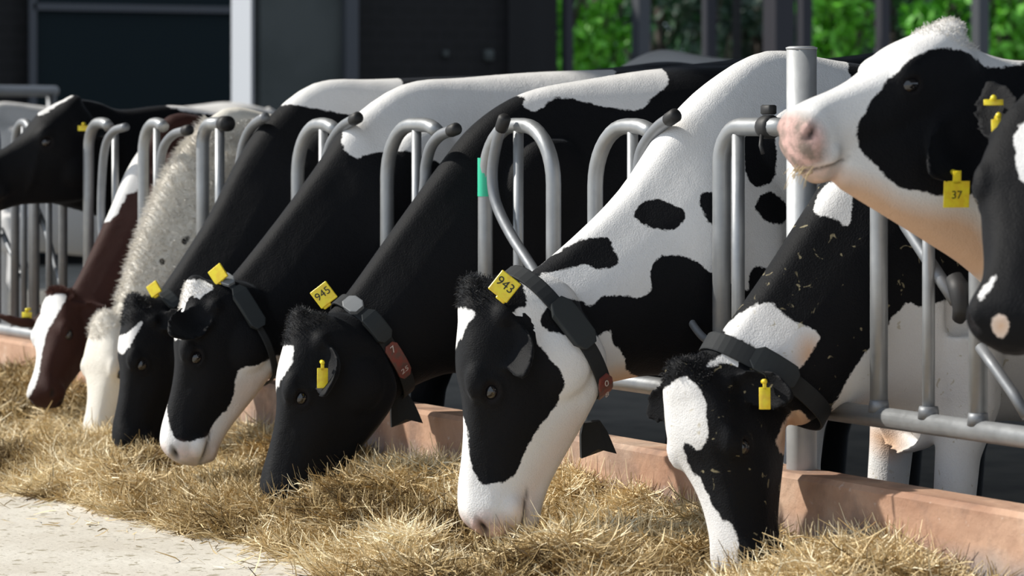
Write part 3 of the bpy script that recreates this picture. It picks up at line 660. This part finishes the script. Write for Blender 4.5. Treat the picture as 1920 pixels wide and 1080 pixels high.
def collar(key, T, B, parts, width=.042, off=.007, plate=None, weight=None, tilt=0.0, plate_x=.07):
    """webbing collar laid on the neck surface; parts = [(name, a0, a1, width, thickness, material, text)]"""
    c = COWS[key]; X0 = c['X0']; Tp = at(*T, X=X0); Bp = at(*B, X=X0); me = c['me']; org = c['org']
    vt = [Vector(v) for v in c['V']]
    near = (Tp+Bp)/2
    bvh = BVHTree.FromPolygons(vt, [tuple(p.vertices) for p in me.polygons])
    e1 = (Tp-Bp).normalized(); e2 = Vector((1, tilt, 0)); e2 = (e2-e1*e2.dot(e1)).normalized(); e3 = e1.cross(e2).normalized()
    C = Bp+(Tp-Bp)*.52; N_ = 72; rad = []
    for i in range(N_):
        th = 2*math.pi*i/N_; dr = e1*math.cos(th)+e2*math.sin(th)
        best = 0
        for sft in (-.3, 0, .3):
            h = bvh.ray_cast(C+e3*(width*sft), dr, .6)
            if h[0] is not None: best = max(best, h[3])
        rad.append(best or .15)
    rad = np.array(rad)
    mx = np.median(rad)*2.2; rad = np.minimum(rad, mx)
    for _ in range(3): rad = np.maximum(rad, (np.roll(rad, 1)+rad+np.roll(rad, -1))/3)
    # pull tight: local average
    rad = (np.roll(rad, 2)+np.roll(rad, 1)+rad+np.roll(rad, -1)+np.roll(rad, -2))/5+.003
    def rr(th):
        x = (th/(2*math.pi)*N_) % N_; i = int(x); f = x-i; return rad[i]*(1-f)+rad[(i+1) % N_]*f
    def seg(a0, a1, wd, th_, lift, nseg, closed=False):
        g = G(); rings = []
        for k in range(nseg + (0 if closed else 1)):
            ang = math.radians(a0+(a1-a0)*k/nseg); dr = e1*math.cos(ang)+e2*math.sin(ang); r0 = rr(ang)+off+lift
            q = min(1.0, min(k, nseg-k)/1.0+.55) if not closed else 1
            rings.append([C+dr*(r0-th_/2)-e3*(wd/2*q), C+dr*(r0+th_/2-.001)-e3*(wd/2*q), C+dr*(r0+th_/2)-e3*(wd/2*q-.003), C+dr*(r0+th_/2)+e3*(wd/2*q-.003), C+dr*(r0+th_/2-.001)+e3*(wd/2*q), C+dr*(r0-th_/2)+e3*(wd/2*q)])
        if closed: rings.append(rings[0])
        return g.loft(rings, 0, not closed)
    band = seg(0, 360, width, .005, 0, 72, True).build('collar', M['strap'], c['o'], False)
    for nm, a0, a1, wd, th_, m_, txt in parts:
        o = seg(a0, a1, wd, th_, th_/2+.002, max(4, int((a1-a0)/5))).build(nm, M[m_], band, False)
        for t_, aa in (txt or []):
            ang = math.radians(aa); dr = e1*math.cos(ang)+e2*math.sin(ang); tn = (-e1*math.sin(ang)+e2*math.cos(ang))
            lettering(o, t_, C+dr*(rr(ang)+off+th_+.0045), -e3 if False else e3, -tn if False else tn.cross(e3).cross(e3)*1.0, dr, wd*.62, M['whiteink'])
    if plate:
        (px, py), size, rotz, txt, nrm = plate
        p = at(px, py, X=X0+plate_x); n = Vector(nrm).normalized(); r = Vector((0, 0, 1)).cross(n).normalized(); u = n.cross(r)
        ca, sa = math.cos(rotz), math.sin(rotz); r2 = r*ca+u*sa; u2 = u*ca-r*sa
        g = G().box(p, (r2*size/2, u2*size/2, n*.004), 0, .006)
        g.box(p-n*.008+(-u*.4)*size*.8, (r2*size*.22, u2*size*.35, n*.006), 0, .002)
        o = g.build('number_plate', M['yellow'], band, False); o['label'] = 'yellow number plate on the collar'
        if txt: lettering(o, txt, p+n*.0048+u2*size*.06, r2, u2, n, size*.56, M['ink'])
    if weight:
        wp = C-e1*(rr(math.pi)+off+.004)
        if weight is not True: wp = at(*weight, X=X0+.02)
        v = Vector((0.0, .25, -1)).normalized(); sd_ = Vector((.25, .95, .1)).normalized(); nn = v.cross(sd_).normalized()
        g = G(); h = .062
        rings = []
        for t, wd_ in ((0, .022), (.35, .034), (.7, .040), (1.0, .046)):
            cc = wp+v*(t*h*1.3)
            rings.append([cc+sd_*(wd_*x)+nn*y+v*((.012*abs(x)*1.6-.010) if t == 1.0 else 0) for x, y in ((-1, -.008), (-.5, -.012), (0, -.013), (.5, -.012), (1, -.008), (1, .008), (.5, .012), (0, .013), (-.5, .012), (-1, .008))])
        g.loft(rings)
        g.build('collar_weight', M['strap'], band, False)
    return band

# one black-and-white herd: each animal with its own build, pose and coat
blk = coat_mat('black and white coat')
blk_dirty = coat_mat('black and white coat with feed flecks', dirt=.55)
brn = coat_mat('brown and white coat', dark=(.034, .012, .009))
wht = coat_mat('cream white coat', white=(.78, .74, .66))
cow('six', 'cow', 'spotted white cow with black cheek, white muzzle and round black neck spots', 'cow', -.17, (866, 552), (856, 1000),
    [((935, 560), (1050, 735), .105), ((985, 522), (1120, 722), .115), ((1075, 448), (1215, 705), .13), ((1170, 352), (1300, 715), .15), ((1250, 236), (1370, 770), .18), ((1335, 150), (1420, 830), .205)],
    (1440, 94), blk, hw=1.08, hd=1.10, yaw=-.42, ears={1: (.55, -.22, .8, (.6, .6, -.3), .30), -1: (.8, -.3, .3)}, nosed=(.8, .5))
cow('five', 'cow', 'black cow with thin white forehead streak and yellow 945 collar plate', 'cow', -1.365, (545, 602), (478, 950),
    [((612, 592), (725, 760), .105), ((655, 548), (770, 725), .115), ((738, 432), (850, 700), .13), ((825, 312), (925, 720), .15), ((895, 228), (990, 770), .18)],
    (985, 172), blk, rise=.135, yaw=-.38, hw=1.08, hd=1.12, ears={1: (.55, -.1, .7, (.5, .8, 0), .36), -1: (.6, -.4, -.35)}, nosed=(0, 0))
cow('four', 'cow', 'black cow with white forehead, white jaw and slim collar with blank yellow plate', 'cow', -1.97, (350, 540), (292, 856),
    [((398, 552), (480, 720), .105), ((442, 512), (535, 700), .115), ((525, 408), (625, 680), .13), ((598, 308), (700, 700), .15), ((655, 228), (765, 730), .18)],
    (755, 158), blk, rise=.10, yaw=-.35, hd=1.1, ears={1: (.55, .55, .45, (.6, -.2, -.6), .40), -1: (.6, -.5, -.2)}, nosed=(.45, .25))
cow('three', 'cow', 'black cow with a small white heart on its forehead, next to the white-faced heifer', 'cow', -2.58, (238, 572), (206, 845),
    [((283, 572), (360, 720), .105), ((328, 508), (415, 690), .115), ((395, 402), (490, 670), .13), ((450, 295), (560, 680), .15), ((500, 225), (620, 700), .18)],
    (590, 155), blk, rise=.08, yaw=-.2, hd=1.1, ears={1: (.5, -.5, -.1, (.2, 1, 0), .30), -1: (.6, -.4, -.35)}, nosed=(0, 0))
cow('white', 'heifer', 'cream-white heifer with a shaggy white neck and pale muzzle in the hay', 'cow', -3.30, (186, 602), (158, 842),
    [((218, 592), (290, 720), .090), ((238, 522), (335, 680), .10), ((282, 395), (400, 600), .115), ((335, 290), (455, 620), .14)],
    (420, 203), wht, dxm=.03, yaw=.2, hw=1.2, scale=.88, tw=.66, hd=1.05, ears={1: (.5, -.5, -.1, (.2, 1, 0), .30), -1: (.8, -.3, .1, (0, 1, 0), .26)}, ear_dark=(0, 1), nosed=(.8, .6), voxel=.009)
cow('brown', 'heifer', 'reddish brown heifer with a white blaze and both ears out, reaching down to the hay', 'cow', -3.80, (98, 552), (62, 742),
    [((125, 560), (195, 680), .085), ((158, 500), (240, 650), .095), ((205, 400), (300, 590), .11), ((250, 300), (350, 600), .14)],
    (320, 214), brn, dxp=.05, dxm=.22, yaw=.35, hw=1.05, scale=.88, tw=.66, hd=1.0, ears={1: (.7, -.6, .35, (0, 1, .4), .48), -1: (.75, .60, .05, (0.3, .6, -.5), .50)}, nosed=(0, 0), voxel=.009)
cow('seven', 'cow', 'black cow with broad white blaze and feed-flecked neck, white patch behind its collar', 'cow', .5, (1268, 708), (1372, 1096),
    [((1318, 668), (1490, 800), .110), ((1360, 622), (1540, 775), .12), ((1440, 512), (1610, 760), .135), ((1530, 372), (1680, 780), .155), ((1612, 250), (1730, 840), .19)],
    (1720, 112), blk_dirty, dxp=.0, dxm=.10, yaw=.28, hw=1.12, hd=1.10, ears={1: (.8, -.1, .35, (.1, 1, 0), .36), -1: (.95, -.25, .15, (0, 1, 0), .36)}, nosed=(0, 0), brisket=.50)
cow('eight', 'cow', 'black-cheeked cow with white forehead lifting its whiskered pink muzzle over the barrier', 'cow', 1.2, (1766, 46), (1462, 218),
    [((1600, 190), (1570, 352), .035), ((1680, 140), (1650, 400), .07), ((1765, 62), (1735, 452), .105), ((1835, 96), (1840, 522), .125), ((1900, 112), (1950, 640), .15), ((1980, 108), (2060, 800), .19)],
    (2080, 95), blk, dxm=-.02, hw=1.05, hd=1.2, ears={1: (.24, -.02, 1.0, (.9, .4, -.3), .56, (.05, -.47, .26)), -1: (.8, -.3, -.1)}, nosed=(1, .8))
cow('nine', 'cow', 'dark cow facing the camera at the picture edge with brown feed on its nose', 'cow', 1.95, (1952, 190), (1882, 600),
    [((1975, 220), (2080, 420), .11), ((2020, 200), (2150, 520), .13), ((2110, 150), (2230, 700), .17)],
    (2260, 100), blk, dxp=-.28, dxm=-.10, yaw=.75, hw=1.12, hd=1.0, tw=.68, ears={1: (.85, -.2, .1), -1: (.35, -.2, -1.0, (.3, 1, 0), .36)}, nosed=(0, 0))
cow('zero', 'cow', 'black cow raising its head over the narrow hoops, white patch on its poll', 'cow', -4.40, (128, 186), (-62, 322),
    [((70, 212), (40, 372), .08), ((125, 185), (110, 385), .10), ((180, 190), (215, 420), .12), ((225, 205), (275, 480), .15)],
    (320, 196), blk, hd=1.3, tw=.68, dxp=.12, dxm=.12, ears={1: (.5, -.35, -.45, (.3, 1, 0), .36), -1: (.9, .2, .3, (0, 1, 0), .36)}, nosed=(0, 0), voxel=.010)

PL = (.80, -.55, .12)
collar('six', (958, 535), (1096, 765), [('transponder_box', 52, 86, .062, .022, 'box', None), ('label_plate', 112, 138, .044, .006, 'red', [('0', 118), ('8', 131)])],
       plate=((946, 537), .058, math.radians(-38), '943', PL), weight=(1108, 790), width=.040, plate_x=.14)
collar('five', (640, 565), (752, 735), [('buckle_box', 14, 34, .050, .014, 'boxlight', None), ('transponder_box', 42, 78, .052, .020, 'box', None), ('label_plate', 84, 132, .044, .007, 'red', [('7', 92), ('25', 122)])],
       plate=((607, 553), .056, math.radians(38), '945', PL), weight=(750, 740), width=.042)
collar('four', (415, 545), (500, 730), [('buckle_box', 10, 28, .042, .008, 'boxlight', None), ('transponder_box', 34, 74, .050, .018, 'box', None)],
       plate=((409, 514), .048, math.radians(38), None, (.6, -.75, .1)), width=.020)
collar('three', (300, 558), (385, 715), [('buckle_box', 14, 40, .040, .014, 'box', None)], plate=((289, 542), .040, math.radians(35), None, (.6, -.75, .1)), width=.03)
collar('seven', (1345, 645), (1530, 790), [('transponder_box', 40, 82, .060, .030, 'box', None)], width=.046)
ear_tag('five', 1, .52, (.9, -.35, 0), .030, .055)
ear_tag('seven', 1, .55, (.85, -.45, .1), .026, .050)
ear_tag('eight', 1, .68, (.93, -.33, -.1), .056, .056, text='37', drop=-.058)
ear_tag('nine', -1, .60, (.8, -.5, .2), .040, .012)
ear_tag('nine', -1, .25, (.8, -.5, .2), .030, .03)
ear_tag('zero', 1, .1, (.8, -.5, 0), .040, .02)
ear_tag('zero', -1, .7, (.8, -.5, 0), .030, .04)
ear_tag('brown', -1, .35, (.7, -.6, 0), .036, .03)

def hair(key, n, ln, m, where, seed, thick=.0011, name='hair_tuft', lean=(0, 0, 0), dark=None):
    c = COWS[key]; r_ = np.random.RandomState(seed); V = c['V']; me = c['me']
    NR = np.empty(len(V)*3); me.vertices.foreach_get('normal', NR); NR = NR.reshape(-1, 3)
    ok = where(c, V, NR)
    if dark is not None: ok = ok & ((c['s'] > .006) if dark else (c['s'] < -.006))
    idx = np.nonzero(ok)[0]
    if not len(idx): return
    idx = r_.choice(idx, n); p = V[idx]+r_.randn(n, 3)*.003; d = NR[idx]+r_.randn(n, 3)*.35+np.array(lean)
    d /= np.linalg.norm(d, axis=1)[:, None]; L_ = ln*(.5+r_.rand(n))[:, None]
    s_ = np.cross(d, r_.randn(n, 3)); s_ /= np.linalg.norm(s_, axis=1)[:, None]; s_ *= thick
    q = p+d*L_*.55; e = q+(d+np.array([0, 0, -.35])+r_.randn(n, 3)*.15)*L_*.45; p = p-d*.004
    v = np.stack([p-s_, p+s_, q+s_*.8, q-s_*.8, e+s_*.2, e-s_*.2], 1).reshape(-1, 3)
    b_ = (np.arange(n)*6)[:, None]; f = np.concatenate([b_+np.array([[0, 1, 2, 3]]), b_+np.array([[3, 2, 4, 5]])], 0)
    link(name, npmesh(name, v, f), m, c['o'], False)
HB = mat('black hair', (.007, .007, .009), .6)[0]; HW = mat('white hair', (.74, .71, .66), .7)[0]; HR = mat('brown hair', (.09, .03, .02), .6)[0]
def pollw(c, V, NR):
    p = np.array(c['HP'](-.02, -.03)); return (np.linalg.norm(V-p, axis=1) < .085*c['L']/.5)
def neckw(c, V, NR):
    y0 = c['org'].y
    return (V[:, 1] < y0+.1) & (V[:, 1] > c['HP'](.1, -.2).y) & (V[:, 2] < 1.28) & (V[:, 2] > .62) & (NR[:, 2]-NR[:, 1] > .2)
for kk, mm, nh, ll in (('six', HB, 2200, .007), ('five', HB, 2000, .006), ('four', HW, 1500, .004), ('three', HB, 1500, .006), ('seven', HB, 2200, .007), ('eight', HW, 2600, .0045), ('brown', HR, 1800, .012), ('white', HW, 1500, .013)):
    hair(kk, nh, ll, mm, pollw, 3, .0006, dark=mm is not HW)
hair('white', 15000, .024, HW, neckw, 4, .0009, 'shaggy_neck_hair', (0, -.3, .1))

# cows loafing farther back in the barn
cow('far', 'cow', 'grey-white cow standing deep in the barn, only its long back visible above the spotted neck', 'cow', -6.0, (1110, 150), (1040, 230),
    [((1135, 150), (1170, 260), .11), ((1165, 125), (1210, 330), .15)], (1235, 92), blk, voxel=.014, floor_z=0)
cow('fara', 'cow', 'white-backed cow standing in the dark far behind the raised black head', 'cow', -10.2, (-60, 205), (-130, 300),
    [((-40, 200), (-30, 300), .11), ((-20, 196), (0, 340), .15)], (10, 190), blk, voxel=.014)

# ------------------------------------------------------------------ hay
rs = np.random.RandomState(3)
LAT = rs.rand(64, 64)
def vnoise(x, y):
    xi = np.floor(x).astype(int); yi = np.floor(y).astype(int); fx_ = x-xi; fy = y-yi
    fx_ = fx_*fx_*(3-2*fx_); fy = fy*fy*(3-2*fy)
    g = lambda i, j: LAT[(xi+i) % 64, (yi+j) % 64]
    return (g(0, 0)*(1-fx_)+g(1, 0)*fx_)*(1-fy)+(g(0, 1)*(1-fx_)+g(1, 1)*fx_)*fy
def fbm(x, y, o=4):
    s = 0; a_ = .5
    for i in range(o): s = s+a_*vnoise(x*2**i+i*17.3, y*2**i+i*9.1); a_ *= .5
    return s
MOUNDS = []
for (px, py, z, amp, r) in ((225, 835, .32, .05, .16), (90, 860, .30, .04, .3), (330, 900, .3, .05, .2), (560, 960, .3, .03, .2), (700, 980, .3, .04, .2), (1180, 900, .32, .04, .25), (1050, 1010, .3, .035, .25), (780, 880, .32, .04, .3), (30, 720, .33, .06, .5), (1560, 1060, .3, .03, .2)):
    p = at(px, py, Z=z); MOUNDS.append((p.x, p.y, amp, r))
def edge(x):
    return -.86-.08*(fbm(x*1.9+3, x*0+2.2)-.45)*4-.05*np.clip(-x-1, 0, 4)-.12*np.clip(x+.9, 0, 1.5)
def hayz(x, y):
    e = edge(x); k = np.clip((y-e)/.20, 0, 1); k = k*k*(3-2*k)
    u = np.clip((y-e)/np.maximum(.2, -.06-e), 0, 1)
    z = .15+k*(.022+.12*u**1.7)+k*(fbm(x*3.4, y*3.4)-.47)*.13+k*(fbm(x*10+5, y*10)-.47)*.13
    for mx_, my_, am, r in MOUNDS: z = z+k*am*np.exp(-((x-mx_)**2+(y-my_)**2)/r**2)
    return z
# bed
xs = np.arange(-11, 1.9, .02); ys = np.arange(-1.75, -.07, .02)
XX, YY = np.meshgrid(xs, ys, indexing='ij'); ZZ = hayz(XX, YY)-.012
ZZ = np.where(YY < edge(XX)+.02, .135, ZZ)
vv = np.stack([XX.ravel(), YY.ravel(), ZZ.ravel()], 1); ny = len(ys)
ii = (np.arange(len(xs)-1)[:, None]*ny+np.arange(ny-1)[None, :]).ravel()
ff = np.stack([ii, ii+ny, ii+ny+1, ii+1], 1)
haybed = link('hay', npmesh('hay', vv, ff), [M['bed'], M['hay']])
tag(haybed, 'dry golden hay heaped along the kerb under the cows\' muzzles', 'hay', None, 'stuff')
# strands
def strands(n, x0, x1, wmin, seg=3, loose=0.0):
    x = x0+(x1-x0)*rs.rand(n)
    y = edge(x)+(rs.rand(n)**.9)*(-.075-edge(x)) - loose*rs.rand(n)**2
    z = hayz(x, y)
    ln = .045+.09*rs.rand(n)**1.5; az = rs.rand(n)*2*np.pi; el = (rs.rand(n)-.42)*.9
    cx_ = rs.randn(n)*.5; cz = rs.randn(n)*.5
    wd = wmin*(.6+.8*rs.rand(n)); tw = rs.rand(n)*np.pi
    tone = np.clip(.50+1.5*(fbm(x*4+9, y*4)-.47)+1.1*(fbm(x*15+3, y*15+8)-.47)+rs.randn(n)*.20, 0, 1)
    P = []; cur = np.stack([x, y, z+rs.rand(n)*.014-.004], 1)
    for k in range(seg+1):
        a_ = az+cx_*k; e_ = el+cz*k*.6
        dv = np.stack([np.cos(a_)*np.cos(e_), np.sin(a_)*np.cos(e_), np.sin(e_)], 1)
        sd_ = np.stack([-np.sin(a_)*np.cos(tw), np.cos(a_)*np.cos(tw), np.sin(tw)], 1)*(wd*(1 if 0 < k < seg else .5))[:, None]/2
        P.append((cur-sd_, cur+sd_)); cur = cur+dv*(ln/seg)[:, None]
        g0 = hayz(cur[:, 0], cur[:, 1])-.004; cur[:, 2] = np.maximum(cur[:, 2], g0)
        cur[:, 1] = np.minimum(cur[:, 1], -.085)
    v = np.stack([q for p in P for q in p], 1).reshape(-1, 3); m_ = 2*(seg+1)
    base = (np.arange(n)*m_)[:, None]
    f = np.concatenate([base+np.array([2*k, 2*k+1, 2*k+3, 2*k+2])[None, :] for k in range(seg)], 0)
    return v, f, np.repeat(tone, m_)
vl = []; fl = []; tl = []; nn = 0
for n, x0, x1, wm_, lo in ((150000, -3.2, 1.3, .0028, 0), (45000, -6.0, -3.2, .0036, 0), (12000, -11, -6, .007, 0), (2600, -5.0, 0.5, .0034, .35)):
    v, f, t = strands(n, x0, x1, wm_, 3, lo); vl.append(v); fl.append(f+nn); tl.append(t); nn += len(v)
v = np.concatenate(vl); f = np.concatenate(fl); t = np.concatenate(tl)
me = npmesh('hay_strands', v, f)
fa = me.attributes.new('tone', 'FLOAT', 'POINT'); fa.data.foreach_set('value', t.astype(np.float32))
hs = link('loose_straws', me, M['hay'], haybed, False); hs['kind'] = 'stuff'
haybed.location = (0, 0, 0)

# whiskers of straw hanging at the raised muzzle
c8 = COWS['eight']
g = G()
for i in range(16):
    p = c8['HP'](.97+.04*rnd.random(), -.24-.05*rnd.random(), (rnd.random()-.3)*.16)
    q = p+Vector((rnd.uniform(-.01, .02), rnd.uniform(-.045, -.01), rnd.uniform(-.055, -.01)))
    g.tube([p, (p+q)/2+Vector((0, -.006, .006)), q], [.0012, .0010, .0005], 5)
g.build('whiskers', mat('pale whiskers', (.55, .42, .24), .6)[0], c8['o'])

# ------------------------------------------------------------------ shrubs and trees beyond the barn
def tree(name, label, cat, px, D, hgt, rad, leafm, seed, n=1700, lf=.075, dens_low=0.0):
    r_ = np.random.RandomState(seed); c = at(px, 200, D=D); base = Vector((c.x, c.y, 0))
    root = tag(empty(name, base), label, cat, 'trees beyond the open side')
    tr = G(); tr.tube([base, base+Z3(hgt*.3)+X3(.05), base+Z3(hgt*.6)], [.10, .075, .04], 9)
    for k in range(7):
        a_ = r_.rand()*6.28; z0 = hgt*(.15+.4*r_.rand())
        tr.tube([base+Z3(z0), base+Vector((math.cos(a_)*rad*.4, math.sin(a_)*rad*.4, z0+.5)), base+Vector((math.cos(a_)*rad*.75, math.sin(a_)*rad*.75, z0+1.0))], [.03, .02, .01], 6)
    tr.build('trunk', M['bark'], root)
    # leaf clusters
    nc = 46; cc = r_.randn(nc, 3); cc /= np.linalg.norm(cc, axis=1)[:, None]; cc *= (r_.rand(nc)**.4)[:, None]
    cen = cc*np.array([rad, rad, hgt*.46])+np.array([0, 0, hgt*.54])
    idx = r_.randint(0, nc, n); p = cen[idx]+r_.randn(n, 3)*rad*.16+np.array(base)
    p[:, 2] = np.maximum(p[:, 2], .1)
    u = r_.randn(n, 3); u /= np.linalg.norm(u, axis=1)[:, None]; w2 = r_.randn(n, 3); w2 -= (w2*u).sum(1)[:, None]*u; w2 /= np.linalg.norm(w2, axis=1)[:, None]
    sz = lf*(.6+.8*r_.rand(n))[:, None]; nrm = np.cross(u, w2)
    quad = [p-u*sz, p+w2*sz*.45+nrm*sz*.12, p+u*sz, p-w2*sz*.45+nrm*sz*.12]
    v = np.stack(quad, 1).reshape(-1, 3); f = (np.arange(n)*4)[:, None]+np.arange(4)[None, :]
    link('foliage', npmesh('foliage', v, f), M[leafm], root, False)
k = 0
for px, D, h, r_, lm, lab in (
    (1068, 33, 4.2, .42, 'leaf', 'bright yellow-green bush beside the black end of the brick wall'),
    (1118, 35, 4.6, .42, 'leaf', 'bright green sunlit bush just past the first thin dark post'),
    (1235, 38, 4.6, .75, 'leaf2', 'deep green tree behind the grey post over the far cow'),
    (1335, 37, 4.4, .55, 'leaf3', 'grey-green bush before the wide dark post'),
    (1420, 39, 4.4, .5, 'leaf3', 'grey-green bush directly beside the wide dark post'),
    (1575, 35, 4.4, .50, 'leaf', 'bright green bush above the thick round barrier post'),
    (1672, 37, 4.4, .6, 'leaf2', 'deep green bush behind the raised white poll'),
    (1776, 36, 4.2, .45, 'leaf', 'sunlit green bush above the lifted head'),
    (1885, 35, 4.6, .5, 'leaf', 'bright green bush at the picture edge past the last grey post')):
    k += 1; tree('bush', lab, 'bush', px, D, h, r_, lm, 20+k)
# dense dark hedge behind them
r_ = np.random.RandomState(5); n = 16000
px_ = r_.rand(n); A_ = at(960, 200, D=44); B_ = at(2150, 200, D=44); pa, pb = np.array(A_), np.array(B_)
p = pa[None, :]*(1-px_[:, None])+pb[None, :]*px_[:, None]; p[:, 2] = r_.rand(n)*5.2; p[:, :2] += r_.randn(n, 2)*.35
u = r_.randn(n, 3); u /= np.linalg.norm(u, axis=1)[:, None]; w2 = np.cross(u, r_.randn(n, 3)); w2 /= np.linalg.norm(w2, axis=1)[:, None]; sz = .16
v = np.stack([p-u*sz, p+w2*sz*.5, p+u*sz, p-w2*sz*.5], 1).reshape(-1, 3); f = (np.arange(n)*4)[:, None]+np.arange(4)[None, :]
hd_ = link('hedge', npmesh('hedge', v, f), M['leaf2'], None, False)
tag(hd_, 'tall dark green hedge closing the view behind the sunlit bushes', 'hedge', None, 'stuff')
